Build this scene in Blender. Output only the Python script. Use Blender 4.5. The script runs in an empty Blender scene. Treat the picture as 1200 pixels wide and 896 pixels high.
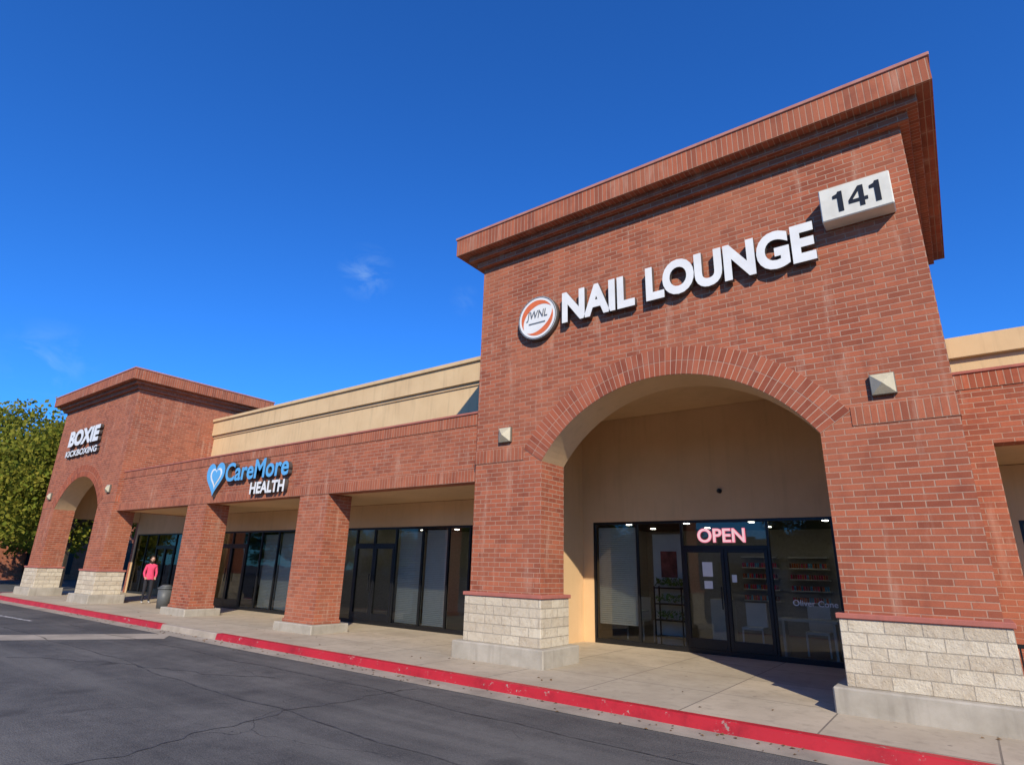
import bpy, bmesh, math, random
import numpy as np
from mathutils import Vector, Matrix
random.seed(4); rng=np.random.default_rng(7)
S=bpy.context.scene
S.view_settings.view_transform='Standard'; S.view_settings.look='None'; S.view_settings.exposure=0
COL=bpy.context.collection

# ------------------------------------------------------------ node helpers
class NT:
    def __init__(s,name):
        s.m=bpy.data.materials.new(name); s.m.use_nodes=True; s.t=s.m.node_tree; s.t.nodes.clear()
        s.out=s.N('ShaderNodeOutputMaterial')
    def N(s,ty,**k):
        n=s.t.nodes.new(ty)
        for a,b in k.items(): setattr(n,a,b)
        return n
    def L(s,a,b): s.t.links.new(a,b)
    def put(s,sock,v):
        if isinstance(v,bpy.types.NodeSocket): s.L(v,sock)
        elif isinstance(v,(tuple,list)) and len(v)==3 and sock.type=='RGBA': sock.default_value=(*v,1)
        else: sock.default_value=v
    def math(s,op,a,b=0.0,c=None,clamp=False):
        n=s.N('ShaderNodeMath',operation=op,use_clamp=clamp); s.put(n.inputs[0],a); s.put(n.inputs[1],b)
        if c is not None: s.put(n.inputs[2],c)
        return n.outputs[0]
    def mix(s,f,a,b,bt='MIX'):
        n=s.N('ShaderNodeMix',data_type='RGBA',blend_type=bt); s.put(n.inputs[0],f); s.put(n.inputs[6],a); s.put(n.inputs[7],b); return n.outputs[2]
    def noise(s,vec,scale,detail=4,rough=.55,dist=0):
        n=s.N('ShaderNodeTexNoise'); s.L(vec,n.inputs['Vector']); n.inputs['Scale'].default_value=scale
        n.inputs['Detail'].default_value=detail; n.inputs['Roughness'].default_value=rough; n.inputs['Distortion'].default_value=dist
        return n.outputs['Fac']
    def ramp(s,f,a,b,lo=0.0,hi=1.0):
        n=s.N('ShaderNodeMapRange'); s.put(n.inputs[0],f); n.inputs[1].default_value=a; n.inputs[2].default_value=b; n.inputs[3].default_value=lo; n.inputs[4].default_value=hi
        return n.outputs[0]
    def pos(s): return s.N('ShaderNodeNewGeometry').outputs['Position']
    def bsdf(s,col,rough=.8,bump=None,bs=.5,bd=.01,metal=0,spec=.4,**k):
        n=s.N('ShaderNodeBsdfPrincipled'); s.put(n.inputs['Base Color'],col); s.put(n.inputs['Roughness'],rough)
        n.inputs['Metallic'].default_value=metal; n.inputs['Specular IOR Level'].default_value=spec
        for a,b in k.items(): s.put(n.inputs[a.replace('_',' ')],b)
        if bump is not None:
            q=s.N('ShaderNodeBump'); q.inputs['Strength'].default_value=bs; q.inputs['Distance'].default_value=bd
            s.put(q.inputs['Height'],bump); s.L(q.outputs[0],n.inputs['Normal'])
        s.L(n.outputs[0],s.out.inputs[0]); return n

def wallvec(t,z0=0,u0=0):
    g=t.N('ShaderNodeNewGeometry'); p=t.N('ShaderNodeSeparateXYZ'); t.L(g.outputs['Position'],p.inputs[0])
    n=t.N('ShaderNodeSeparateXYZ'); t.L(g.outputs['True Normal'],n.inputs[0])
    ax,ay,az=[t.math('GREATER_THAN',t.math('ABSOLUTE',n.outputs[i]),.6) for i in range(3)]
    u=t.math('ADD',t.math('MULTIPLY',p.outputs[0],t.math('ADD',ay,az)),t.math('MULTIPLY',p.outputs[1],ax))
    v=t.math('ADD',t.math('MULTIPLY',p.outputs[2],t.math('SUBTRACT',1,az)),t.math('MULTIPLY',p.outputs[1],az))
    u=t.math('SUBTRACT',u,u0); v=t.math('SUBTRACT',v,z0)
    c=t.N('ShaderNodeCombineXYZ'); t.L(u,c.inputs[0]); t.L(v,c.inputs[1]); return c.outputs[0],g.outputs['Position'],p

BR1=(.45,.122,.058); BR2=(.245,.060,.031); MORT=(.46,.29,.20)
def brickmat(name,w,h,off=.5,z0=0,mort=.0085):
    t=NT(name); v,P,sp=wallvec(t,z0)
    b=t.N('ShaderNodeTexBrick'); b.offset=off; b.offset_frequency=2; t.L(v,b.inputs['Vector'])
    b.inputs['Scale'].default_value=1; b.inputs['Brick Width'].default_value=w; b.inputs['Row Height'].default_value=h
    b.inputs['Mortar Size'].default_value=mort; b.inputs['Mortar Smooth'].default_value=.3; b.inputs['Bias'].default_value=-.05
    b.inputs['Color1'].default_value=(*BR1,1); b.inputs['Color2'].default_value=(*BR2,1); b.inputs['Mortar'].default_value=(*MORT,1)
    big=t.noise(P,.55,5,.6); mid=t.noise(P,3.2,4,.6); fine=t.noise(P,60,4,.7)
    c=t.mix(t.ramp(big,.35,.68,0,.48),b.outputs['Color'],(.50,.19,.10))
    c=t.mix(t.ramp(mid,.5,.8,0,.45),c,(.16,.042,.028))
    c=t.mix(t.ramp(fine,.3,.75,0,.3),c,(.17,.06,.04))
    mp=t.N('ShaderNodeMapping'); t.L(P,mp.inputs[0]); mp.inputs['Scale'].default_value=(2.2,2.2,.35)
    st=t.noise(mp.outputs[0],1.6,6,.65)
    c=t.mix(t.ramp(st,.56,.76,0,.48),c,(.58,.38,.27))
    mp2=t.N('ShaderNodeMapping'); t.L(P,mp2.inputs[0]); mp2.inputs['Scale'].default_value=(3.1,3.1,.22); mp2.inputs['Location'].default_value=(7,3,1)
    c=t.mix(t.ramp(t.noise(mp2.outputs[0],1.3,5,.6),.58,.78,0,.4),c,(.13,.04,.028))
    hgt=t.math('ADD',t.math('MULTIPLY',b.outputs['Fac'],-1),t.math('MULTIPLY',fine,.5))
    t.bsdf(c,.88,hgt,.7,.008,spec=.25); return t.m
M={}
M['brick']=brickmat('red_brick',.262,.0855)
M['soldier_top']=brickmat('brick_soldier_cornice',.088,.40,0,8.37)
M['soldier_wing']=brickmat('brick_soldier_parapet',.088,.26,0,4.50)
M['soldier_low']=brickmat('brick_soldier_lintel',.088,.25,0,3.30)
M['soldier_band']=brickmat('brick_soldier_band',.088,.27,0,3.62)
def mat_voussoir():
    t=NT('brick_voussoir'); g=t.N('ShaderNodeNewGeometry'); fine=t.noise(g.outputs['Position'],60,4,.7); mid=t.noise(g.outputs['Position'],3,4,.6)
    c=t.mix(g.outputs['Random Per Island'],BR1,BR2); c=t.mix(t.ramp(fine,.3,.75,0,.35),c,(.17,.06,.04)); c=t.mix(t.ramp(mid,.45,.75,0,.35),c,(.46,.19,.12))
    t.bsdf(c,.88,fine,.4,.004,spec=.25); return t.m
M['vous']=mat_voussoir()
def stain(name,col,col2,scale=1.5,rough=.9,fine=80,bs=.25,streak=True,dark=(.1,.08,.06),da=.25):
    t=NT(name); P=t.pos(); a=t.noise(P,scale,6,.62); f=t.noise(P,fine,4,.7)
    c=t.mix(t.ramp(a,.35,.68),col,col2); c=t.mix(t.ramp(f,.35,.8,0,.2),c,tuple(x*.6 for x in col))
    if streak:
        mp=t.N('ShaderNodeMapping'); t.L(P,mp.inputs[0]); mp.inputs['Scale'].default_value=(3,3,.25)
        c=t.mix(t.ramp(t.noise(mp.outputs[0],2,6,.6),.52,.8,0,da),c,dark)
    t.bsdf(c,rough,f,bs,.004,spec=.25); return t.m
M['mortar']=stain('mortar',(.54,.36,.26),(.44,.28,.20),3)
M['stucco']=stain('tan_stucco',(.72,.49,.27),(.65,.435,.235),.9,fine=140,bs=.35,da=.14)
M['stucco_l']=stain('tan_stucco_cornice',(.70,.50,.28),(.62,.43,.235),.9,fine=140,bs=.3,da=.28)
M['salmon']=stain('salmon_sill',(.44,.15,.11),(.36,.12,.09),4)
M['coping']=stain('coping_cap',(.42,.17,.13),(.50,.23,.18),4)
M['concrete']=stain('concrete_plinth',(.46,.41,.33),(.33,.29,.225),2.2,fine=90,bs=.4,da=.4)
M['dark']=stain('roofing',(.12,.11,.10),(.16,.15,.14),2)
def mat_stone():
    t=NT('split_face_stone'); v,P,sp=wallvec(t,.30,.07)
    b=t.N('ShaderNodeTexBrick'); b.offset=.5; t.L(v,b.inputs['Vector']); b.inputs['Scale'].default_value=1
    b.inputs['Brick Width'].default_value=.40; b.inputs['Row Height'].default_value=.16; b.inputs['Mortar Size'].default_value=.007; b.inputs['Mortar Smooth'].default_value=.4
    b.inputs['Color1'].default_value=(.66,.57,.42,1); b.inputs['Color2'].default_value=(.50,.41,.29,1); b.inputs['Mortar'].default_value=(.40,.34,.26,1)
    r=t.noise(P,9,6,.7); f=t.noise(P,45,5,.7)
    c=t.mix(t.ramp(r,.48,.70,0,.6),b.outputs['Color'],(.38,.28,.17)); c=t.mix(t.ramp(f,.3,.7,0,.3),c,(.70,.63,.50))
    h=t.math('ADD',t.math('MULTIPLY',b.outputs['Fac'],-.7),t.math('ADD',r,t.math('MULTIPLY',f,.4)))
    t.bsdf(c,.9,h,.9,.03,spec=.25); return t.m
M['stone']=mat_stone()
def mat_asphalt():
    t=NT('asphalt'); P=t.pos(); a=t.noise(P,.35,6,.6); m=t.noise(P,4,5,.65); f=t.noise(P,38,3,.8)
    vo=t.N('ShaderNodeTexVoronoi'); t.L(P,vo.inputs['Vector']); vo.inputs['Scale'].default_value=62
    c=t.mix(t.ramp(a,.36,.66),(.068,.066,.062),(.138,.131,.118)); c=t.mix(t.ramp(m,.42,.72,0,.55),c,(.051,.050,.047))
    c=t.mix(t.ramp(vo.outputs['Distance'],.0,.38,.6,0),c,(.28,.26,.22)); c=t.mix(t.ramp(f,.52,.72,0,.8),c,(.025,.025,.024))
    nz=t.N('ShaderNodeTexNoise'); t.L(P,nz.inputs['Vector']); nz.inputs['Scale'].default_value=.8; nz.inputs['Detail'].default_value=6
    wv=t.N('ShaderNodeVectorMath',operation='ADD'); sc=t.N('ShaderNodeVectorMath',operation='SCALE'); t.L(nz.outputs['Color'],sc.inputs[0]); sc.inputs[3].default_value=1.6
    t.L(P,wv.inputs[0]); t.L(sc.outputs[0],wv.inputs[1])
    ve=t.N('ShaderNodeTexVoronoi',feature='DISTANCE_TO_EDGE'); t.L(wv.outputs[0],ve.inputs['Vector']); ve.inputs['Scale'].default_value=.45
    cr=t.math('MULTIPLY',t.ramp(ve.outputs[0],.0,.006,1,0),t.ramp(t.noise(P,.5,2),.46,.6,0,1),clamp=True)
    c=t.mix(t.math('MULTIPLY',cr,.6,clamp=True),c,(.025,.025,.025))
    mp=t.N('ShaderNodeMapping'); t.L(P,mp.inputs[0]); mp.inputs['Rotation'].default_value=(0,0,-.03); mp.inputs['Scale'].default_value=(.05,1.1,1)
    c=t.mix(t.ramp(t.noise(mp.outputs[0],1.5,5,.6),.48,.72,0,.45),c,(.20,.19,.165))
    v2=t.N('ShaderNodeTexVoronoi'); t.L(wv.outputs[0],v2.inputs['Vector']); v2.inputs['Scale'].default_value=.7
    c=t.mix(t.ramp(v2.outputs['Distance'],.06,.2,.5,0),c,(.03,.029,.028))
    h=t.math('SUBTRACT',t.math('ADD',vo.outputs['Distance'],t.math('MULTIPLY',f,.6)),t.math('MULTIPLY',cr,2))
    t.bsdf(c,.85,h,.7,.007,spec=.3); return t.m
M['asphalt']=mat_asphalt()
def mat_side():
    t=NT('sidewalk_concrete'); P=t.pos()
    b=t.N('ShaderNodeTexBrick'); b.offset=0; t.L(P,b.inputs['Vector']); b.inputs['Scale'].default_value=1
    b.inputs['Brick Width'].default_value=1.55; b.inputs['Row Height'].default_value=1.5; b.inputs['Mortar Size'].default_value=.011; b.inputs['Mortar Smooth'].default_value=.2
    b.inputs['Color1'].default_value=(.51,.42,.30,1); b.inputs['Color2'].default_value=(.43,.36,.26,1); b.inputs['Mortar'].default_value=(.16,.13,.10,1)
    a=t.noise(P,.9,6,.65); m=t.noise(P,5,6,.7); f=t.noise(P,110,3,.7)
    c=t.mix(t.ramp(a,.42,.7,0,.65),b.outputs['Color'],(.28,.225,.155)); c=t.mix(t.ramp(m,.52,.72,0,.5),c,(.22,.18,.13)); c=t.mix(t.ramp(f,.4,.8,0,.3),c,(.54,.47,.37))
    v=t.N('ShaderNodeTexVoronoi'); t.L(P,v.inputs['Vector']); v.inputs['Scale'].default_value=2.3
    c=t.mix(t.ramp(v.outputs['Distance'],.05,.075,.6,0),c,(.12,.10,.08))
    t.bsdf(c,.85,t.math('SUBTRACT',f,b.outputs['Fac']),.3,.004,spec=.3); return t.m
M['sidewalk']=mat_side()
def mat_worn(name,col,under,thr=.62,rough=.55):
    t=NT(name); P=t.pos(); a=t.noise(P,7,8,.75); f=t.noise(P,60,4,.7); l=t.noise(P,1.2,3)
    c=t.mix(t.ramp(l,.3,.7,0,.5),col,tuple(x*.7 for x in col)); c=t.mix(t.ramp(a,thr,thr+.04),c,under)
    c=t.mix(t.ramp(t.noise(P,2.5,6,.7),.5,.75,0,.6),c,tuple(x*.3 for x in col))
    t.bsdf(c,rough,f,.3,.003); return t.m
M['red']=mat_worn('red_kerb_paint',(.50,.020,.030),(.36,.30,.25),.60)
M['kerbc']=stain('kerb_concrete',(.44,.37,.29),(.32,.27,.21),3,bs=.4,streak=False)
M['gutter']=stain('gutter_concrete',(.42,.36,.28),(.26,.225,.175),1.6,bs=.4,streak=False)
def simple(name,col,rough=.5,metal=0,var=.15,scale=12,**k):
    t=NT(name); P=t.pos(); a=t.noise(P,scale,4); c=t.mix(t.ramp(a,.35,.7,0,1),col,tuple(x*(1-var) for x in col))
    t.bsdf(c,rough,a,.05,.002,metal=metal,**k); return t.m
M['frame']=simple('black_aluminium',(.016,.016,.017),.35,.3)
M['white']=simple('white_sign_acrylic',(.80,.78,.73),.4,var=.1,scale=3)
M['ret']=simple('sign_letter_return',(.09,.075,.065),.4)
M['blue']=simple('blue_sign_acrylic',(.12,.40,.70),.4,var=.1)
M['orange']=simple('orange_sign',(.72,.16,.05),.4)
M['grey']=simple('grey_sign_paint',(.13,.14,.16),.5)
M['black']=simple('black_paint',(.012,.012,.012),.4)
M['cream']=simple('cream_cabinet',(.72,.68,.57),.45,var=.15,scale=5)
M['lampm']=simple('lamp_lens',(.55,.48,.32),.35)
M['lampf']=simple('lamp_housing',(.22,.20,.15),.5,.4)
M['blind']=simple('window_blind',(.74,.74,.66),.6,var=.08)
M['intwall']=simple('interior_wall',(.48,.44,.38),.8)
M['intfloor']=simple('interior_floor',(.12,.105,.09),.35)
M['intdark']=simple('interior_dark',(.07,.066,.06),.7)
M['plant']=simple('leaf_green',(.14,.28,.04),.6,var=.4)
M['skin']=simple('skin',(.52,.31,.22),.5,var=.06)
M['hair']=simple('dark_hair',(.03,.02,.015),.5)
M['pink']=simple('pink_jacket',(.75,.07,.16),.8)
M['pants']=simple('dark_trousers',(.02,.02,.027),.8)
M['shoe']=simple('shoe_white',(.55,.53,.5),.6)
M['bin']=simple('grey_bin_plastic',(.10,.105,.105),.5)
M['poster']=simple('poster_print',(.45,.12,.10),.5,var=.8,scale=5)
M['leafl']=simple('dry_leaf',(.22,.12,.04),.8,var=.6,scale=3)
def mat_emit(name,col,st):
    t=NT(name); e=t.N('ShaderNodeEmission'); e.inputs[0].default_value=(*col,1); e.inputs[1].default_value=st; t.L(e.outputs[0],t.out.inputs[0]); return t.m
M['neon']=mat_emit('neon_pink',(1,.25,.36),1.0); M['neonw']=mat_emit('neon_white',(.95,.62,.68),.9); M['led']=mat_emit('ceiling_light',(1,.93,.8),22)
def mat_glass():
    t=NT('tinted_glass'); P=t.pos()
    tr=t.N('ShaderNodeBsdfTransparent'); tr.inputs[0].default_value=(.64,.67,.64,1)
    gl=t.N('ShaderNodeBsdfGlossy'); gl.inputs['Roughness'].default_value=.015; gl.inputs[0].default_value=(.95,.97,1,1)
    b=t.N('ShaderNodeBump'); b.inputs['Strength'].default_value=.08; b.inputs['Distance'].default_value=.02; t.L(t.noise(P,1.3,2),b.inputs['Height']); t.L(b.outputs[0],gl.inputs['Normal'])
    lw=t.N('ShaderNodeLayerWeight'); lw.inputs[0].default_value=.25
    mx=t.N('ShaderNodeMixShader'); t.L(t.math('ADD',t.math('MULTIPLY',lw.outputs['Fresnel'],.8),.04,clamp=True),mx.inputs[0]); t.L(tr.outputs[0],mx.inputs[1]); t.L(gl.outputs[0],mx.inputs[2])
    t.L(mx.outputs[0],t.out.inputs[0]); return t.m
M['glass']=mat_glass()

# ------------------------------------------------------------ mesh helpers
def empty(name,loc=(0,0,0)):
    e=bpy.data.objects.new(name,None); e.location=loc; COL.objects.link(e); e.empty_display_size=.1; return e
def link(name,me,parent=None,mats=()):
    o=bpy.data.objects.new(name,me); COL.objects.link(o)
    for m in mats: me.materials.append(m)
    if parent: o.parent=parent; o.matrix_parent_inverse=Matrix.Translation(-Vector(parent.location))
    return o
def addbox(bm,x0,x1,y0,y1,z0,z1,mi=0):
    vs=[bm.verts.new(p) for p in((x0,y0,z0),(x1,y0,z0),(x1,y1,z0),(x0,y1,z0),(x0,y0,z1),(x1,y0,z1),(x1,y1,z1),(x0,y1,z1))]
    for f in((3,2,1,0),(4,5,6,7),(0,1,5,4),(1,2,6,5),(2,3,7,6),(3,0,4,7)):
        q=bm.faces.new([vs[i] for i in f]); q.material_index=mi
def boxes(name,L,mat,parent=None,bevel=0):
    bm=bmesh.new(); 
    for b in L: addbox(bm,*b)
    if bevel: bmesh.ops.bevel(bm,geom=list(bm.edges),offset=bevel,segments=1,affect='EDGES')
    me=bpy.data.meshes.new(name); bm.to_mesh(me); bm.free()
    mats=mat if isinstance(mat,(list,tuple)) else [mat]
    return link(name,me,parent,mats)
def box(name,x0,x1,y0,y1,z0,z1,mat,parent=None,bevel=0): return boxes(name,[(x0,x1,y0,y1,z0,z1)],mat,parent,bevel)
def cyl(bm,c,r0,r1,h,seg=24,axis='z',mi=0):
    a=[];b=[]
    for i in range(seg):
        t=2*math.pi*i/seg; u,v=math.cos(t),math.sin(t)
        if axis=='z': a.append(bm.verts.new((c[0]+r0*u,c[1]+r0*v,c[2]))); b.append(bm.verts.new((c[0]+r1*u,c[1]+r1*v,c[2]+h)))
        else: a.append(bm.verts.new((c[0]+r0*u,c[1],c[2]+r0*v))); b.append(bm.verts.new((c[0]+r1*u,c[1]-h,c[2]+r1*v)))
    for i in range(seg):
        j=(i+1)%seg; f=bm.faces.new((a[i],a[j],b[j],b[i])); f.material_index=mi; f.smooth=True
    f=bm.faces.new(b); f.material_index=mi; f=bm.faces.new(a[::-1]); f.material_index=mi
def fin(name,bm,mats,parent=None):
    bmesh.ops.recalc_face_normals(bm,faces=bm.faces)
    me=bpy.data.meshes.new(name); bm.to_mesh(me); bm.free(); return link(name,me,parent,mats)
def text(name,body,x0,x1,z0,z1,yf,depth,mats,parent,bold=.02,shear=0):
    cu=bpy.data.curves.new(name,'FONT'); cu.body=body; cu.size=1; cu.extrude=.05; cu.offset=bold; cu.shear=shear; cu.resolution_u=5
    o=bpy.data.objects.new(name+'_c',cu); COL.objects.link(o)
    dg=bpy.context.evaluated_depsgraph_get(); me=bpy.data.meshes.new_from_object(o.evaluated_get(dg)); bpy.data.objects.remove(o)
    n=len(me.vertices); co=np.empty(n*3); me.vertices.foreach_get('co',co); co=co.reshape(-1,3)
    mn,mx=co.min(0),co.max(0); w=np.empty_like(co)
    w[:,0]=x0+(co[:,0]-mn[0])/(mx[0]-mn[0])*(x1-x0); w[:,2]=z0+(co[:,1]-mn[1])/(mx[1]-mn[1])*(z1-z0); w[:,1]=yf+(mx[2]-co[:,2])/(mx[2]-mn[2])*depth
    me.vertices.foreach_set('co',w.ravel()); me.materials.clear()
    for m in mats: me.materials.append(m)
    me.update()
    for p in me.polygons:
        p.material_index=0 if p.normal.y<-.9 else min(1,len(mats)-1)
    o=bpy.data.objects.new(name,me); COL.objects.link(o)
    if parent: o.parent=parent; o.matrix_parent_inverse=Matrix.Translation(-Vector(parent.location))
    return o

# ------------------------------------------------------------ ground
KL=[(14,-1.87),(0,-1.62),(-6,-1.50),(-13.6,-1.38),(-14.1,-1.37),(-16.9,-1.33),(-17.4,-1.32),(-24,-1.2),(-31,-1.1),(-33,-1.02),(-34.4,-.45),(-35.1,.8),(-35.3,3),(-35.3,30)]
def offs(L,d):
    out=[]
    for i,p in enumerate(L):
        a=Vector(L[max(i-1,0)]);b=Vector(L[min(i+1,len(L)-1)]);t=(b-a).normalized(); n=Vector((t.y,-t.x))
        out.append((p[0]-n.x*d,p[1]-n.y*d))
    return out
ASZ=-.13
t0=bmesh.new()
R_=260
vs=[t0.verts.new(p) for p in((-R_,-R_,ASZ),(R_,-R_,ASZ),(R_,R_,ASZ),(-R_,R_,ASZ))]; t0.faces.new(vs); fin('asphalt_parking_lot',t0,[M['asphalt']])
def ribbon(name,L,profile,mats,parent=None,mi=None):
    bm=bmesh.new(); rows=[]
    for off,z in profile:
        rows.append([bm.verts.new((x,y,z)) for x,y in offs(L,off)])
    for a in range(len(rows)-1):
        for i in range(len(L)-1):
            f=bm.faces.new((rows[a][i],rows[a][i+1],rows[a+1][i+1],rows[a+1][i]))
            if mi: f.material_index=mi(i)
    return fin(name,bm,mats,parent)
tt=offs([(0,0),(-1,0)],1)[0][1]; SG=1 if tt<0 else -1
kp=[(SG*-.08,-.15),(SG*-.08,-.012),(SG*-.068,.003),(SG*.055,.003),(SG*.075,-.012),(SG*.10,ASZ-.02)]
ribbon('kerb',KL,kp,[M['red'],M['kerbc']],mi=lambda i:1 if i==4 else 0)
ribbon('concrete_gutter',KL,[(SG*.09,ASZ+.005),(SG*.52,ASZ+.004)],[M['gutter']])
bm=bmesh.new(); L=offs(KL,SG*-.078); vs=[bm.verts.new((x,y,0)) for x,y in L]+[bm.verts.new((14,30,0))]
f=bm.faces.new(vs); bmesh.ops.triangulate(bm,faces=[f]); sw=fin('sidewalk',bm,[M['sidewalk']])
for p in sw.data.polygons:
    if p.normal.z<0: p.flip()
def strip(bm,pts,w,z):
    Lp=[];Rp=[]
    for i,p in enumerate(pts):
        a=Vector(pts[max(i-1,0)]);b=Vector(pts[min(i+1,len(pts)-1)]);t=(b-a).normalized(); n=Vector((-t.y,t.x)); ww=w*(.6+.8*random.random()) if w<.05 else w
        Lp.append(bm.verts.new((p[0]+n.x*ww/2,p[1]+n.y*ww/2,z)));Rp.append(bm.verts.new((p[0]-n.x*ww/2,p[1]-n.y*ww/2,z)))
    for i in range(len(pts)-1): bm.faces.new((Lp[i],Rp[i],Rp[i+1],Lp[i+1]))
bm=bmesh.new(); strip(bm,[(-15.4,-1.9),(-17.6,-5.2),(-24,-13)],1.1,ASZ+.004); fin('valley_gutter',bm,[M['gutter']])
M['paint']=mat_worn('faded_white_paint',(.50,.49,.46),(.11,.11,.105),.50,.8)
bm=bmesh.new(); strip(bm,[(-21,-3.0),(-28,-3.4)],.12,ASZ+.0045); strip(bm,[(-23.5,-5.2),(-33,-5.6)],.12,ASZ+.0045); fin('painted_line',bm,[M['paint']])
bm=bmesh.new()
def wig(a,b,n=60,amp=.10):
    out=[];ph=[random.uniform(0,6) for _ in range(4)]
    for i in range(n+1):
        s=i/n; d=amp*(math.sin(s*7+ph[0])+.5*math.sin(s*23+ph[1])+.3*math.sin(s*51+ph[2])+.2*math.sin(s*97+ph[3])); t=Vector((b[0]-a[0],b[1]-a[1])).normalized()
        out.append((a[0]+(b[0]-a[0])*s-t.y*d,a[1]+(b[1]-a[1])*s+t.x*d))
    return out
for a,b in [((2,-3.1),(-20,-2.5)),((-3,-4.4),(-24,-3.9)),((-7,-2.2),(-6.6,-7)),((-9,-3.2),(-14,-5.2)),((-20,-2),(-22,-9))]:
    strip(bm,wig(a,b),.022,ASZ+.004)
t=NT('crack_sealant'); P=t.pos(); t.bsdf(t.mix(t.ramp(t.noise(P,6,5),.4,.6),(.04,.04,.04),(.09,.09,.088)),.7); fin('crack_sealant',bm,[t.m])
# dry leaves and grit gathered along the gutter
bm=bmesh.new()
for i in range(260):
    x=random.uniform(-24,3); k=-1.62-.0175*x; d=abs(random.gauss(0,.22))+.12
    if random.random()<.12: c=Vector((x,k+random.uniform(.3,1.3),.006))
    else: c=Vector((x,k-d,ASZ+.012))
    s=random.uniform(.012,.035); a=random.uniform(0,6.3); u=Vector((math.cos(a),math.sin(a),random.uniform(-.2,.2)))*s; w_=Vector((-math.sin(a),math.cos(a),random.uniform(0,.3)))*s*.6
    bm.faces.new([bm.verts.new(q) for q in(c-u,c-w_+Vector((0,0,.008)),c+u,c+w_+Vector((0,0,.008)))])
fin('fallen_leaves',bm,[M['leafl']])

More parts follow.
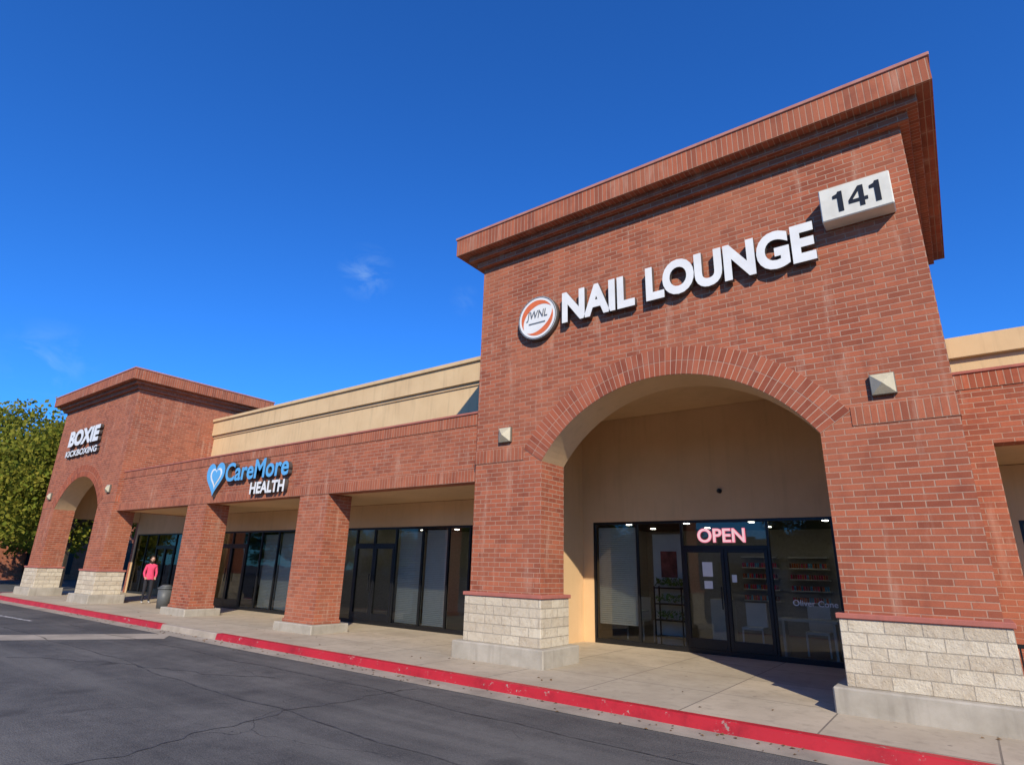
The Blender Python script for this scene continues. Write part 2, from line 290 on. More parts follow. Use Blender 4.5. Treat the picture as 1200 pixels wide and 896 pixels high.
# ------------------------------------------------------------ building
B=empty('strip_mall_building')
def tower(tag,xl,xr,solid_right):
    cx=(xl+xr)/2; aw=2.395; al,ar=cx-aw,cx+aw; zs=3.56; zc=1.95; R=math.hypot(aw,zs-zc); ZT=8.12; T=.8
    a0=math.atan2(zs-zc,aw); a1=math.pi-a0; zb=1.163
    boxes(tag+'_arch_piers',[(xl,al,0,T,zb,ZT-.02),(ar,xr,0,T,zb,ZT-.02)],M['brick'],B)
    bm=bmesh.new(); NA=48; fa=[];ft=[];ba=[];bt=[]
    for i in range(NA+1):
        a=a1+(a0-a1)*i/NA; x=cx+R*math.cos(a); z=zc+R*math.sin(a)
        if i==0: x=al
        if i==NA: x=ar
        fa.append(bm.verts.new((x,0,z))); ft.append(bm.verts.new((x,0,ZT-.02))); ba.append(bm.verts.new((x,T,z))); bt.append(bm.verts.new((x,T,ZT-.02)))
    for i in range(NA):
        bm.faces.new((fa[i],fa[i+1],ft[i+1],ft[i]))
        f=bm.faces.new((ba[i+1],ba[i],bt[i],bt[i+1])); f.material_index=1
        f=bm.faces.new((fa[i+1],fa[i],ba[i],ba[i+1])); f.material_index=1
        bm.faces.new((ft[i],ft[i+1],bt[i+1],bt[i]))
    fin(tag+'_arch_wall',bm,[M['brick'],M['stucco']],B)
    bm=bmesh.new(); gap=.0065
    for (r0,r1) in((R+.003,R+.243),(R+.254,R+.49)):
        nb=int((a1-a0)*R/.092)
        for i in range(nb):
            s0=a0+(a1-a0)*i/nb+gap/r0; s1=a0+(a1-a0)*(i+1)/nb-gap/r0
            P=[(r0,s0),(r1,s0),(r1,s1),(r0,s1)]
            fv=[bm.verts.new((cx+r*math.cos(a),-.012,zc+r*math.sin(a))) for r,a in P]; bv=[bm.verts.new((cx+r*math.cos(a),.02,zc+r*math.sin(a))) for r,a in P]
            bm.faces.new(fv)
            for k in range(4): bm.faces.new((fv[k],fv[(k+1)%4],bv[(k+1)%4],bv[k]))
    fin(tag+'_arch_ring',bm,[M['vous']],B)
    bm=bmesh.new(); A=[bm.verts.new((cx+(R+.002)*math.cos(a0+(a1-a0)*i/40),-.008,zc+(R+.002)*math.sin(a0+(a1-a0)*i/40))) for i in range(41)]; C=[bm.verts.new((cx+(R+.492)*math.cos(a0+(a1-a0)*i/40),-.008,zc+(R+.492)*math.sin(a0+(a1-a0)*i/40))) for i in range(41)]
    for i in range(40): bm.faces.new((A[i],A[i+1],C[i+1],C[i]))
    fin(tag+'_arch_mortar',bm,[M['mortar']],B)
    bx=cx+(R+.49)*math.cos(a0)
    boxes(tag+'_pier_band',[(bx+.01,xr+.012,-.012,.01,3.62,3.89),(xl-.012,2*cx-bx-.01,-.012,.01,3.62,3.89),(xr-.01,xr+.012,.01,T,3.62,3.89)],M['soldier_band'],B)
    st=[];si=[];pl=[]
    for a,b in((xl,al),(ar,xr)):
        st.append((a-.07,b+.07,-.07,T+.07,.30,1.10)); si.append((a-.10,b+.10,-.10,T+.10,1.10,1.165)); pl.append((a-.22,b+.22,-.22,T+.2,-.03,.30))
    boxes(tag+'_stone_base',st,M['stone'],B,.008); boxes(tag+'_stone_sill',si,M['salmon'],B,.008); boxes(tag+'_plinth',pl,M['concrete'],B,.02)
    D=5.3
    box(tag+'_upper_mass',xl,xr,T+.002,D,5.4,ZT,[M['brick']],B)
    boxes(tag+'_ceiling',[(xl+.2,xr-.2,T+.003,4.05,5.3,5.398)],M['stucco'],B)
    boxes(tag+'_side_walls',[(xl,xl+.16,T+.002,D,3.3,5.398),(xr-.16,xr,T+.002,D,3.3,5.398)],M['brick'],B)
    boxes(tag+'_side_lining',[(xl+.162,xl+.2,T+.003,4.05,3.3,5.299),(xr-.2,xr-.162,T+.003,4.05,3.3,5.299)],M['stucco'],B)
    if solid_right: box(tag+'_right_wall',xr-.2,xr,T+.08,4.06,0,3.298,M['brick'],B)
    boxes(tag+'_cornice_steps',[(xl-.12,xr+.12,-.12,D+.12,ZT-.02,8.245),(xl-.26,xr+.26,-.26,D+.2,8.245,8.37)],M['brick'],B,.004)
    box(tag+'_cornice_fascia',xl-.465,xr+.465,-.465,D+.3,8.37,8.77,M['soldier_top'],B)
    box(tag+'_cornice_cap',xl-.49,xr+.49,-.49,D+.33,8.77,8.83,M['coping'],B,.006)
    return cx
XL,XR=-7.77,.27
tower('near_tower',XL,XR,True)
FL,FR=-33.4,-25.6
tower('far_tower',FL,FR,False)

W=.15
def wing_parapet(tag,x0,x1,y,piers,zb=3.3,low=True,pd=.75):
    box(tag+'_beam',x0,x1,y,y+.35,zb,4.50,M['brick'],B)
    if low: box(tag+'_beam_soldier',x0,x1,y-.012,y+.0,zb+.0,zb+.25,M['soldier_low'],B)
    box(tag+'_parapet_soldier',x0,x1,y-.015,y+.38,4.502,4.75,M['soldier_wing'],B)
    box(tag+'_parapet_cap',x0,x1,y-.04,y+.40,4.752,4.80,M['salmon'],B,.006)
    for i,(a,b) in enumerate(piers):
        box(tag+'_pier_%d'%i,a,b,y+.002,y+pd,.28,zb-.002,M['brick'],B)
        box(tag+'_pier_plinth_%d'%i,a-.18,b+.18,y-.17,y+pd+.18,-.03,.20,M['concrete'],B,.02)
        box(tag+'_pier_foot_%d'%i,a-.03,b+.03,y-.03,y+pd+.03,.2,.28,M['brick'],B,.006)
wing_parapet('wing',FR+.002,XL-.002,W,[(-13.95,-12.75),(-20.05,-18.85)])
box('wing_soffit',FR+.002,XL-.002,W+.35,2.70,3.31,3.40,M['stucco'],B)
box('wing_roof',FR+.002,XL-.002,W+.352,3.31,4.1,4.2,M['dark'],B)
boxes('upper_stucco_wall',[(FR+.002,XL-.002,3.31,3.6,4.0,6.78)],M['stucco_l'],B)
boxes('upper_stucco_cornice',[(FR+.002,XL-.002,3.19,3.62,6.78,7.38)],M['stucco_l'],B)
boxes('upper_stucco_cap',[(FR+.002,XL-.002,3.12,3.66,7.38,7.50)],M['stucco_l'],B,.01)
boxes('upper_stucco_reveal',[(FR+.002,XL-.002,3.27,3.31,6.68,6.779)],M['stucco'],B)
RY=2.2
wing_parapet('right_wing',XR+.002,14,RY,[(XR+.004,.66),(5.2,6.4),(11,12.2)],3.62,False)
box('right_wing_soffit',XR+.002,14,RY+.35,4.6,3.63,3.72,M['stucco'],B)
boxes('right_upper_stucco',[(XR+.002,14,5.5,5.8,4.0,6.0)],M['stucco_l'],B); boxes('right_upper_cap',[(XR+.002,14,5.38,5.85,6.0,6.45)],M['stucco_l'],B,.01)
box('right_roof',XR+.002,14,RY+.4,5.5,4.1,4.2,M['dark'],B)
boxes('roof_deck',[(FL,14,5.9,16,5.3,5.4)],M['dark'],B)
boxes('rear_walls',[(FL,14,15.8,16,-.02,6.2),(FL,FL+.2,5.35,15.8,-.02,6.2),(13.8,14,5.9,15.8,-.02,6.0),(FL,FL+.2,4.06,5.34,-.02,3.29)],M['brick'],B)

def storefront(tag,x0,x1,y,ztop,mull,door=None,wall=(None,None),ceil=3.3,blinds=(),depth=5.5):
    w0,w1=wall
    boxes(tag+'_wall',[(w0,x0,y,y+.2,0,ceil),(x1,w1,y,y+.2,0,ceil),(x0,x1,y,y+.2,ztop,ceil)],M['stucco'],B)
    fy0,fy1=y+.02,y+.10; fw=.05
    fr=[(x0,x1,fy0,fy1,ztop-.06,ztop),(x0,x1,fy0,fy1,0,.10),(x0,x0+fw,fy0,fy1,.10,ztop-.06),(x1-fw,x1,fy0,fy1,.10,ztop-.06)]
    for m in mull: fr.append((m-fw/2,m+fw/2,fy0,fy1,.10,ztop-.06))
    if door:
        a,b=door; mid=(a+b)/2
        fr.append((a+fw/2,b-fw/2,fy0,fy1,2.13,2.20))
        for p,q in((a+.03,mid-.004),(mid+.004,b-.03)):
            fr+= [(p,p+.07,fy0-.01,fy1-.02,.102,2.128),(q-.07,q,fy0-.01,fy1-.02,.102,2.128),(p+.07,q-.07,fy0-.01,fy1-.02,.102,.30),(p+.07,q-.07,fy0-.01,fy1-.02,2.05,2.128)]
        fr+= [(mid-.10,mid-.075,fy0-.07,fy0-.045,.9,1.35),(mid+.075,mid+.10,fy0-.07,fy0-.045,.9,1.35)]
    boxes(tag+'_frames',fr,M['frame'],B,.003)
    bm=bmesh.new()
    ed=[x0+.02]+list(mull)+[x1-.02]
    for i in range(len(ed)-1):
        j=[random.uniform(-.004,.004) for _ in range(4)]
        bm.faces.new([bm.verts.new(p) for p in((ed[i],y+.06+j[0],.05),(ed[i+1],y+.06+j[1],.05),(ed[i+1],y+.06+j[2],ztop-.03),(ed[i],y+.06+j[3],ztop-.03))])
    me=bpy.data.meshes.new(tag+'_glass'); bm.to_mesh(me); bm.free(); link(tag+'_glass',me,B,[M['glass']])
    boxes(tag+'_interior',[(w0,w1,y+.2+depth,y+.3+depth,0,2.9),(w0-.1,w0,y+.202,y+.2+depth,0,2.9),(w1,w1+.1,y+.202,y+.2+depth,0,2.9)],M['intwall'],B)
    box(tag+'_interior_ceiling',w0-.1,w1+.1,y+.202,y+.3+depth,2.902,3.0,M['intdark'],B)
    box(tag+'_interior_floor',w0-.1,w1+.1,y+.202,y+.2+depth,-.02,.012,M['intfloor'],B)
    bl=[]
    for a,b,z0,z1 in blinds:
        z=z0
        while z<z1: bl.append((a,b,y+.16,y+.19,z,z+.040)); z+=.046
    if bl: boxes(tag+'_blinds',bl,M['blind'],B)
    leds=[]
    for i in range(int((w1-w0)/1.7)):
        for j in range(3):
            xx=w0+.8+i*1.7; yy=y+1.0+j*1.7; leds.append((xx-.06,xx+.06,yy-.06,yy+.06,2.885,2.90))
    boxes(tag+'_ceiling_lights',leds,M['led'],B)
SY=4.06
storefront('salon',-7.29,-1.95,SY,2.75,[-6.14,-5.05,-3.2],(-5.05,-3.2),(-8.4,XR-.2),5.3,[(-7.22,-6.20,.42,2.62)])
storefront('gym',-33.05,-27.6,SY,2.75,[-31.9,-30.8,-28.95],(-30.8,-28.95),(FL+.2,-25.0),5.3)
storefront('clinic_east',-15.6,-9.5,2.7,2.65,[-14.6,-13.8,-12.9,-11.85,-10.9,-10.15],(-14.6,-12.9),(-17.0,-8.5),3.3,[(-12.85,-11.9,.12,2.5),(-11.8,-10.95,.12,2.55)])
storefront('clinic_west',-23.6,-17.7,2.7,2.65,[-22.6,-21.6,-20.6,-19.7,-18.7],(-22.6,-20.6),(-24.9,-17.2),3.3,[(-19.65,-18.75,.12,2.5),(-18.65,-17.75,.12,2.55)])
storefront('right_shop',.9,10,RY+2.4,2.65,[2,3,4,5,6,7,8,9],None,(XR+.1,13.5),3.62)
box('return_wall_east',-8.6,XL+.2,2.702,4.058,0,3.298,M['stucco'],B); box('return_wall_west',-25.0,-24.75,2.702,4.3,0,3.3,M['stucco'],B)
SI=empty('salon_interior_display',(-5.6,4.8,0))
boxes('white_partition',[(-6.1,-5.35,4.9,5.0,.02,2.5)],M['white'],SI)
boxes('shelf_rack',[(-5.95,-5.92,4.5,4.52,.02,1.3),(-5.3,-5.27,4.5,4.52,.02,1.3),(-5.95,-5.92,4.78,4.8,.02,1.3),(-5.3,-5.27,4.78,4.8,.02,1.3)]+[(-5.95,-5.27,4.5,4.8,z,z+.03) for z in(.2,.55,.9,1.25)],M['frame'],SI)
bm=bmesh.new()
for i in range(420):
    c=Vector((random.uniform(-5.93,-5.3),random.uniform(4.48,4.8),random.choice([.62,.98,1.33,1.33])+random.random()*.14)); s=.05
    vs=[bm.verts.new(c+Vector([random.uniform(-s,s) for _ in range(3)])) for _ in range(3)]; bm.faces.new(vs)
link_me=bpy.data.meshes.new('shelf_plants'); bm.to_mesh(link_me); bm.free(); link('shelf_plants',link_me,SI,[M['plant']])
boxes('chairs',[(x,x+.45,5.2,5.65,.45,.5) for x in(-7,-6.3,-2.9,-4.2)]+[(x,x+.45,5.62,5.68,.5,1.0) for x in(-7,-6.3,-2.9,-4.2)]+[(x+d,x+d+.03,5.2,5.23,.02,.45) for x in(-7,-6.3,-2.9,-4.2) for d in(0,.42)],M['white'],SI)
boxes('manicure_tables',[(-3.3,-2.2,4.7,5.1,.72,.77),(-3.25,-3.2,4.75,5.05,.02,.72),(-2.3,-2.25,4.75,5.05,.02,.72),(-7.1,-6.3,4.6,5.0,.7,.74),(-4.9,-4.45,5.3,5.7,.02,1.05)],M['cream'],SI)
boxes('polish_shelves',[(-5.3+i*1.3,-4.3+i*1.3,9.45,9.7,z,z+.03) for i in range(4) for z in(.9,1.2,1.5,1.8,2.1)],M['white'],SI)
bm=bmesh.new()
for i in range(4):
    for z in(.93,1.23,1.53,1.83):
        for k in range(16): addbox(bm,-5.28+i*1.3+k*.06,-5.24+i*1.3+k*.06,9.46,9.50,z,z+.12,random.randrange(4))
fin('polish_bottles',bm,[M['pink'],M['poster'],M['blue'],M['orange']],SI)
boxes('wall_posters',[(-5.9,-5.5,4.885,4.898,1.5,2.1)],M['poster'],SI)
boxes('door_notices',[(-4.62,-4.40,SY+.045,SY+.05,1.55,1.85),(-4.60,-4.42,SY+.045,SY+.05,1.30,1.46),(-4.0,-3.9,SY+.045,SY+.05,1.45,1.6)],M['white'],SI)
text('window_lettering','Oliver Cone',-2.85,-2.05,1.05,1.16,SY+.045,.004,[M['white']],SI,.01)
O=empty('neon_open_sign',(-4.15,SY,2.4))
text('letters','OPEN',-4.66,-3.66,2.27,2.55,SY-.01,.02,[M['neonw']],O,.0)
text('letters_outline','OPEN',-4.68,-3.64,2.255,2.565,SY+.012,.006,[M['neon']],O,.035)
sc=empty('security_camera',(-4.1,SY,3.36)); bm=bmesh.new(); cyl(bm,(-4.1,SY-.002,3.36),.05,.05,.06,16,'y'); cyl(bm,(-4.1,SY-.062,3.36),.045,.02,.03,16,'y'); fin('dome',bm,[M['black']],sc)

# ------------------------------------------------------------ signs
G=empty('nail_salon_sign',(-3.9,-.1,6.5))
text('lettering_nail','NAIL',-5.60,-4.05,6.21,6.86,-.15,.10,[M['white'],M['ret']],G,.045)
text('lettering_lounge','LOUNGE',-3.83,-1.05,6.21,6.88,-.15,.10,[M['white'],M['ret']],G,.045)
bm=bmesh.new(); c=(-6.2,0,6.48)
cyl(bm,(c[0],-.002,c[2]),.47,.47,.13,48,'y',1); cyl(bm,(c[0],-.132,c[2]),.46,.46,.006,48,'y',0); fin('logo_disc',bm,[M['white'],M['ret']],G)
def annulus(name,cx,cz,r0,r1,y,a0,a1,mat,parent,taper=False):
    bm=bmesh.new(); n=40; A=[];C=[]
    for i in range(n+1):
        s=i/n; a=a0+(a1-a0)*s; k=math.sin(math.pi*s) if taper else 1; rr=r1-(r1-r0)*k
        A.append(bm.verts.new((cx+rr*math.cos(a),y,cz+rr*math.sin(a)))); C.append(bm.verts.new((cx+r1*math.cos(a),y,cz+r1*math.sin(a))))
    for i in range(n): bm.faces.new((A[i],A[i+1],C[i+1],C[i]))
    return fin(name,bm,[mat],parent)
annulus('logo_ring',c[0],c[2],.25,.385,-.141,.5,math.pi+.6,M['orange'],G,True); annulus('logo_ring_low',c[0],c[2],.27,.385,-.141,math.pi+.9,2*math.pi+.35,M['orange'],G,True)
annulus('logo_rim',c[0],c[2],.435,.455,-.141,0,2*math.pi,M['grey'],G)
text('logo_text','JWNL',-6.46,-5.95,6.42,6.64,-.146,.004,[M['grey']],G,.01,.2)
box('logo_underline',-6.40,-6.0,-.146,-.142,6.35,6.375,M['grey'],G)
A=empty('address_number_sign',(-.43,-.15,6.97)); box('cabinet',-.90,.03,-.30,-.002,6.70,7.25,M['cream'],A,.015)
def poly(bm,pts,y0,y1):
    f=[bm.verts.new((x,y0,z)) for x,z in pts]; b=[bm.verts.new((x,y1,z)) for x,z in pts]; bm.faces.new(f)
    for i in range(len(pts)): j=(i+1)%len(pts); bm.faces.new((f[i],f[j],b[j],b[i]))
bm=bmesh.new(); z0,z1=6.80,7.14
for x in(-.72,-.24): 
    poly(bm,[(x+.06,z0),(x+.13,z0),(x+.13,z1),(x+.075,z1),(x+.06,z1-.03)],-.308,-.302); poly(bm,[(x+.0,z1-.055),(x+.0,z1-.105),(x+.058,z1-.105),(x+.058,z1-.035)],-.308,-.302)
x=-.52
poly(bm,[(x+.14,z0),(x+.205,z0),(x+.205,z1),(x+.14,z1)],-.308,-.302); poly(bm,[(x,z0+.08),(x+.138,z0+.08),(x+.138,z0+.135),(x,z0+.135)],-.308,-.302); poly(bm,[(x+.207,z0+.08),(x+.25,z0+.08),(x+.25,z0+.135),(x+.207,z0+.135)],-.308,-.302)
poly(bm,[(x,z0+.137),(x+.055,z0+.137),(x+.138,z1-.085),(x+.138,z1)],-.308,-.302)
fin('digits',bm,[M['black']],A)
H=empty('health_clinic_sign',(-16.5,.1,4))
def heart(cx,cz,s,y0,y1,mats,name,parent):
    bm=bmesh.new(); P=[]
    for i in range(48):
        t=2*math.pi*i/48; P.append((cx+s*16*math.sin(t)**3/16,cz+s*(13*math.cos(t)-5*math.cos(2*t)-2*math.cos(3*t)-math.cos(4*t))/15))
    f=[bm.verts.new((x,y0,z)) for x,z in P]; b=[bm.verts.new((x,y1,z)) for x,z in P]
    F=bm.faces.new(f); n=len(P)
    for i in range(n): q=bm.faces.new((f[i],f[(i+1)%n],b[(i+1)%n],b[i])); q.material_index=len(mats)-1
    bmesh.ops.triangulate(bm,faces=[F]); fin(name,bm,mats,parent)
heart(-18.35,4.08,.54,W-.14,W,[M['blue'],M['ret']],'heart_outer',H); heart(-18.30,4.08,.33,W-.15,W-.141,[M['white']],'heart_inline',H); heart(-18.28,4.09,.25,W-.16,W-.151,[M['blue']],'heart_core',H)
text('lettering_top','CareMore',-17.75,-14.45,3.88,4.45,W-.14,.12,[M['blue'],M['ret']],H,.022)
text('lettering_low','HEALTH',-16.25,-14.55,3.44,3.78,W-.14,.12,[M['white'],M['ret']],H,.035)
X=empty('boxing_gym_sign',(-30,-.1,6.4))
text('lettering_top','BOXIE',-31.7,-28.35,6.25,6.98,-.15,.12,[M['white'],M['ret']],X,.055)
text('lettering_low','KICKBOXING',-31.8,-28.3,5.80,6.08,-.12,.10,[M['white'],M['ret']],X,.03)
def wall_lamp(x,y,z):
    e=empty('wall_lamp',(x,y,z)); s=.15; box('housing',x-s,x+s,y-.07,y-.001,z-s,z+s,M['lampf'],e,.006)
    bm=bmesh.new(); q=[bm.verts.new((x+a*s*.94,y-.071,z+b*s*.94)) for a,b in((-1,-1),(1,-1),(1,1),(-1,1))]; p=bm.verts.new((x,y-.17,z-.01))
    for i in range(4): bm.faces.new((q[i],q[(i+1)%4],p))
    fin('pyramid_lens',bm,[M['lampm']],e)
for x in(-7.0,-.50,-32.7,-26.3): wall_lamp(x,0,4.15)

T_=empty('trash_can',(-22.3,1.0,0)); bm=bmesh.new(); cyl(bm,(-22.3,1.0,0),.20,.24,.62); cyl(bm,(-22.3,1.0,.62),.26,.26,.05); cyl(bm,(-22.3,1.0,.67),.24,.12,.09); fin('bin_body',bm,[M['bin']],T_)
Fc=empty('metal_railing',(1.4,1.2,0)); boxes('rails',[(.30,3.0,1.2,1.24,.80,.85),(.30,3.0,1.2,1.24,.12,.16)]+[(.30+i*.10,.32+i*.10,1.208,1.232,.0,.80) for i in range(27)],M['black'],Fc)

# ------------------------------------------------------------ person
def skin_mesh(name,V,E,R,mats,parent,sub=1,root=0,assign=None):
    me=bpy.data.meshes.new(name); me.from_pydata(V,E,[]); o=bpy.data.objects.new(name,me); COL.objects.link(o)
    m=o.modifiers.new('s','SKIN'); sv=me.skin_vertices[0].data
    for i,r in enumerate(R): sv[i].radius=(r,r) if not isinstance(r,tuple) else r
    sv[root].use_root=True
    o.modifiers.new('u','SUBSURF').levels=sub
    dg=bpy.context.evaluated_depsgraph_get(); m2=bpy.data.meshes.new_from_object(o.evaluated_get(dg)); bpy.data.objects.remove(o)
    m2.materials.clear()
    for q in mats: m2.materials.append(q)
    for p in m2.polygons:
        p.use_smooth=True; p.material_index=assign(p.center) if assign else 0
    o=bpy.data.objects.new(name,m2); COL.objects.link(o); o.parent=parent; return o
PE=empty('woman_pedestrian',(-25.0,1.55,0))
V=[(0,0,.92),(0,.01,1.08),(0,.01,1.24),(0,.02,1.36),(0,.02,1.43),(0,0,1.50),
   (-.15,.01,1.34),(-.21,.0,1.08),(-.17,-.13,.92),(-.15,-.20,.90),(.15,.01,1.34),(.21,.0,1.08),(.17,-.13,.92),(.15,-.20,.90),
   (-.09,0,.86),(-.10,-.02,.48),(-.10,.03,.09),(-.11,-.10,.04),(.09,0,.86),(.11,-.03,.48),(.12,.06,.09),(.14,-.07,.04)]
E=[(0,1),(1,2),(2,3),(3,4),(4,5),(3,6),(6,7),(7,8),(8,9),(3,10),(10,11),(11,12),(12,13),(0,14),(14,15),(15,16),(16,17),(0,18),(18,19),(19,20),(20,21)]
Rr=[(.15,.11),(.125,.10),(.145,.11),(.12,.09),.05,.05,.06,.045,.035,.028,.06,.045,.035,.028,.095,.06,.04,.035,.095,.06,.04,.035]
def asg(c):
    if c.z<.075: return 3
    if c.y<-.155 and c.z>.8: return 2
    if c.z>1.42: return 2
    return 0 if c.z>.86 else 1
skin_mesh('body',V,E,Rr,[M['pink'],M['pants'],M['skin'],M['shoe']],PE,2,0,asg)
for sx in(-1,1):
    V2=[(.15*sx,-.20,.90)]; E2=[];R2=[.02]
    for k in range(4):
        i=len(V2); V2+= [((.13+.014*k)*sx,-.235,.895),((.13+.014*k)*sx,-.27,.875),((.13+.014*k)*sx,-.275,.85)]; E2+=[(0,i),(i,i+1),(i+1,i+2)]; R2+=[.009,.008,.007]
    i=len(V2); V2+=[(.115*sx,-.21,.905),(.105*sx,-.24,.90)]; E2+=[(0,i),(i,i+1)]; R2+=[.01,.008]
    skin_mesh('hand',V2,E2,R2,[M['skin']],PE,1)
bm=bmesh.new(); bmesh.ops.create_uvsphere(bm,u_segments=20,v_segments=14,radius=1)
for v in bm.verts: v.co=Vector((v.co.x*.075,v.co.y*.092*(1 if v.co.z>0 else 1-.12*abs(v.co.z)),v.co.z*.112)); v.co.x*=1 if v.co.z>-.03 else 1+ (v.co.z+.03)*4; v.co+=Vector((0,-.005,1.575))
bmesh.ops.create_cone(bm,cap_ends=True,segments=8,radius1=.014,radius2=.006,depth=.04,matrix=Matrix.Translation((0,-.10,1.565))@Matrix.Rotation(.5,4,'X'))
for sx in(-1,1): bmesh.ops.create_uvsphere(bm,u_segments=8,v_segments=6,radius=.018,matrix=Matrix.Translation((.075*sx,.0,1.57)))
for f in bm.faces: f.smooth=True
me=bpy.data.meshes.new('head'); bm.to_mesh(me); bm.free(); o=bpy.data.objects.new('head',me); me.materials.append(M['skin']); COL.objects.link(o); o.parent=PE
bm=bmesh.new()
for sx in(-1,1): bmesh.ops.create_uvsphere(bm,u_segments=8,v_segments=6,radius=.010,matrix=Matrix.Translation((.03*sx,-.088,1.585)))
bmesh.ops.create_uvsphere(bm,u_segments=8,v_segments=6,radius=.008,matrix=Matrix.Translation((0,-.09,1.53))@Matrix.Diagonal((2.6,.6,.6,1)))
me=bpy.data.meshes.new('eyes_mouth'); bm.to_mesh(me); bm.free(); o=bpy.data.objects.new('eyes_mouth',me); me.materials.append(M['hair']); COL.objects.link(o); o.parent=PE
bm=bmesh.new(); bmesh.ops.create_uvsphere(bm,u_segments=20,v_segments=14,radius=1)
for v in bm.verts:
    z=v.co.z; v.co=Vector((v.co.x*.090,v.co.y*.098+.020,z*.125 if z>0 else z*.24)); v.co+=Vector((0,0,1.60))
for f in bm.faces: f.smooth=True
me=bpy.data.meshes.new('hair'); bm.to_mesh(me); bm.free(); o=bpy.data.objects.new('hair',me); me.materials.append(M['hair']); COL.objects.link(o); o.parent=PE
PE.rotation_euler=(0,0,math.radians(75))

# ------------------------------------------------------------ trees
def leafmat(name,a,b):
    t=NT(name); g=t.N('ShaderNodeNewGeometry'); c=t.mix(g.outputs['Random Per Island'],a,b)
    n=t.noise(g.outputs['Position'],.7,3); c=t.mix(t.ramp(n,.4,.65,0,.6),c,tuple(x*.5 for x in a))
    d=t.N('ShaderNodeBsdfDiffuse'); t.L(c,d.inputs[0]); q=t.N('ShaderNodeBsdfTranslucent'); t.L(c,q.inputs[0]); mx=t.N('ShaderNodeMixShader'); mx.inputs[0].default_value=.35
    t.L(d.outputs[0],mx.inputs[1]); t.L(q.outputs[0],mx.inputs[2]); t.L(mx.outputs[0],t.out.inputs[0]); return t.m
M['leaf']=leafmat('tree_leaves',(.17,.21,.03),(.36,.31,.05)); M['bark']=simple('bark',(.10,.075,.05),.9,var=.4)
def tree_mesh(name,h,r,nc,nl,seed,mat,ls=.16):
    rg=np.random.default_rng(seed); V=[];F=[];mi=[]
    def tube(a,b,r0,r1,seg=8):
        a=Vector(a);b=Vector(b);d=(b-a).normalized();u=d.orthogonal().normalized();w=d.cross(u);i0=len(V)
        for c,rr in((a,r0),(b,r1)):
            for k in range(seg): t=2*math.pi*k/seg; V.append(tuple(c+u*rr*math.cos(t)+w*rr*math.sin(t)))
        for k in range(seg): F.append((i0+k,i0+(k+1)%seg,i0+seg+(k+1)%seg,i0+seg+k)); mi.append(1)
    fork=(0.1,0,h*.3); tube((0,0,-.2),fork,h*.028,h*.02)
    cz=h*.58; C=[]
    for i in range(nc):
        d=rg.normal(size=3); d/=np.linalg.norm(d); q=rg.random()**.4; c=np.array([d[0]*r*q,d[1]*r*q,cz+d[2]*h*.39*q]); 
        sc=1-.35*max(0,(c[2]-cz)/(h*.39)); c[0]*=sc;c[1]*=sc; C.append(c)
    for c in C[:14]:
        m=(np.array(fork)+c)/2+rg.normal(size=3)*.2; tube(fork,m,h*.012,h*.007,6); tube(m,c,h*.007,h*.002,5)
    for c in C:
        rc=r*(.17+.17*rg.random())
        P=rg.normal(size=(nl,3)); P/=np.linalg.norm(P,axis=1)[:,None]; P*=(rg.random((nl,1))**.45)*rc; P[:,2]*=.75; P+=c
        for p in P:
            n=rg.normal(size=3); n/=np.linalg.norm(n); u=np.cross(n,rg.normal(size=3)); u/=np.linalg.norm(u); w=np.cross(n,u); s=ls*(.6+.8*rg.random()); i0=len(V)
            V+= [tuple(p-u*s*.5),tuple(p+w*s*.3),tuple(p+u*s*.5),tuple(p-w*s*.3)]; F.append((i0,i0+1,i0+2,i0+3)); mi.append(0)
    me=bpy.data.meshes.new(name); me.from_pydata(V,[],F); me.materials.append(mat); me.materials.append(M['bark']); me.polygons.foreach_set('material_index',mi); me.update(); return me
tm=tree_mesh('tree_a',10.8,4.3,160,170,3,M['leaf'],.24); tm2=tree_mesh('tree_b',8,3.6,80,110,5,M['leaf'],.26)
def put(me,x,y,s,rz,nm='leafy_tree'):
    o=bpy.data.objects.new(nm,me); o.location=(x,y,-.1); o.scale=(s,s,s); o.rotation_euler=(0,0,rz); COL.objects.link(o)
put(tm,-41.0,3.6,1.04,0); put(tm,-46.5,1.0,1.0,2.1); put(tm2,-53,6,1.2,1); put(tm2,-50,-3,.7,2)
for i,(x,y,s) in enumerate([(-70,-30,1.2),(-58,-38,1),(-45,-36,1.1),(-33,-40,1.2),(-22,-35,1),(-10,-42,1.2),(2,-36,1),(14,-40,1.1),(-90,-15,1.2),(-95,5,1.3),(-85,20,1.2),(-78,-45,1.3)]): put(tm2,x,y,s,i)
DB=empty('distant_store',(-62,14,0)); box('walls',-72,-56,4,30,-.13,4.6,M['brick'],DB); box('parapet',-72.2,-55.8,3.8,30.2,4.6,5.2,M['stucco'],DB); boxes('windows',[(-55.99,-55.9,y,y+3,.3,2.8) for y in(6,11,16,21)],M['frame'],DB)
DC=empty('far_store_row',(-20,-60,0)); box('walls',-90,40,-64,-58,-.13,5,M['intwall'],DC); box('parapet',-90.3,40.3,-64.2,-57.8,5,6,M['stucco'],DC); boxes('windows',[(x,x+5,-57.99,-57.9,.3,3) for x in range(-88,38,8)],M['frame'],DC)

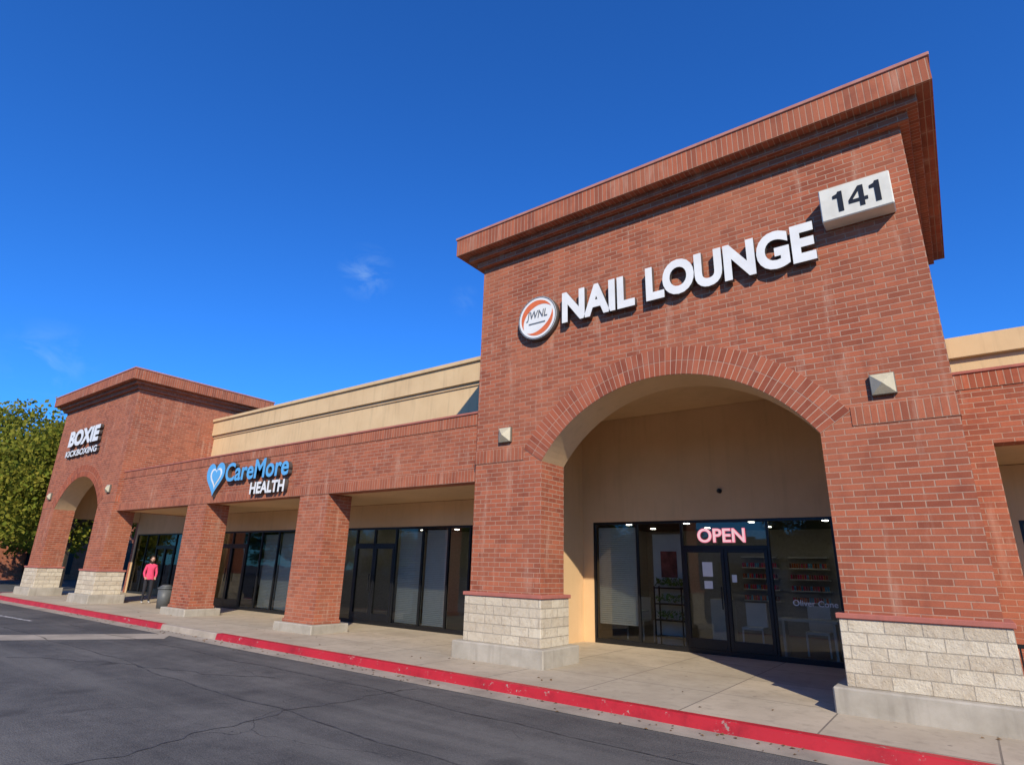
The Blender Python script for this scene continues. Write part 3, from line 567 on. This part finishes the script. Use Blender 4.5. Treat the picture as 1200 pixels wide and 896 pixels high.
# ------------------------------------------------------------ sky, sun
AZ=math.radians(42); EL=math.radians(32)
sd=Vector((math.sin(AZ)*math.cos(EL),-math.cos(AZ)*math.cos(EL),math.sin(EL)))
w=bpy.data.worlds.new('World'); S.world=w; w.use_nodes=True; nt=w.node_tree; nt.nodes.clear()
N=nt.nodes.new; Lk=nt.links.new
sky=N('ShaderNodeTexSky'); sky.sky_type='NISHITA'; sky.sun_disc=False; sky.sun_elevation=EL; sky.sun_rotation=math.atan2(sd.x,sd.y); sky.air_density=1.0; sky.dust_density=.1; sky.ozone_density=1.6
tint=N('ShaderNodeMix'); tint.data_type='RGBA'; tint.blend_type='MULTIPLY'; tint.inputs[0].default_value=1; Lk(sky.outputs[0],tint.inputs[6]); tint.inputs[7].default_value=(.17,.64,1.42,1)
bg=N('ShaderNodeBackground'); bg.inputs[1].default_value=.145; wo=N('ShaderNodeOutputWorld')
tc=N('ShaderNodeTexCoord'); nrm=N('ShaderNodeVectorMath'); nrm.operation='NORMALIZE'; Lk(tc.outputs['Generated'],nrm.inputs[0])
nz=N('ShaderNodeTexNoise'); nz.inputs['Scale'].default_value=14; nz.inputs['Detail'].default_value=7; nz.inputs['Roughness'].default_value=.6; nz.inputs['Distortion'].default_value=.8
mp=N('ShaderNodeMapping'); mp.inputs['Scale'].default_value=(1,1,2.4); Lk(nrm.outputs[0],mp.inputs[0]); Lk(mp.outputs[0],nz.inputs['Vector'])
def mth(op,a,b,cl=False):
    n=N('ShaderNodeMath'); n.operation=op; n.use_clamp=cl
    for i,v in enumerate((a,b)):
        if isinstance(v,(int,float)): n.inputs[i].default_value=v
        else: Lk(v,n.inputs[i])
    return n.outputs[0]
tot=None
for d,rad,k in(((-.707,.543,.452),.05,.30),((-.942,.226,.25),.06,.2),((-.606,.672,.428),.03,.10)):
    ds=N('ShaderNodeVectorMath'); ds.operation='DISTANCE'; Lk(nrm.outputs[0],ds.inputs[0]); ds.inputs[1].default_value=d
    m=mth('MULTIPLY',mth('SUBTRACT',1,mth('DIVIDE',ds.outputs['Value'],rad),True),k); tot=m if tot is None else mth('ADD',tot,m)
mr=N('ShaderNodeMapRange'); mr.inputs[1].default_value=.45; mr.inputs[2].default_value=.7; Lk(nz.outputs['Fac'],mr.inputs[0])
mx=N('ShaderNodeMix'); mx.data_type='RGBA'; Lk(mth('MULTIPLY',tot,mr.outputs[0],True),mx.inputs[0]); Lk(tint.outputs[2],mx.inputs[6]); mx.inputs[7].default_value=(3.6,5.2,6.4,1)
Lk(mx.outputs[2],bg.inputs[0]); Lk(bg.outputs[0],wo.inputs[0])
sl=bpy.data.lights.new('sun','SUN'); sl.energy=5.0; sl.angle=math.radians(.5); sl.color=(1,.90,.72); so=bpy.data.objects.new('sun',sl); COL.objects.link(so)
so.rotation_euler=sd.to_track_quat('Z','Y').to_euler(); so.location=(20,-20,20)

# ------------------------------------------------------------ camera
y,t_,r=[math.radians(a) for a in(36.803,17.593,1.579)]
F=Vector((-math.sin(y)*math.cos(t_),math.cos(y)*math.cos(t_),math.sin(t_))); R0=Vector((math.cos(y),math.sin(y),0)); U0=R0.cross(F)
Rr_=R0*math.cos(r)+U0*math.sin(r); Ur=-R0*math.sin(r)+U0*math.cos(r)
cd=bpy.data.cameras.new('camera'); cd.lens=687.2/1200*36; cd.sensor_width=36; cd.clip_end=1500; cam=bpy.data.objects.new('camera',cd); COL.objects.link(cam)
m=Matrix((Rr_,Ur,-F)).transposed().to_4x4(); m.translation=(0,-9.217,1.6); cam.matrix_world=m; S.camera=cam
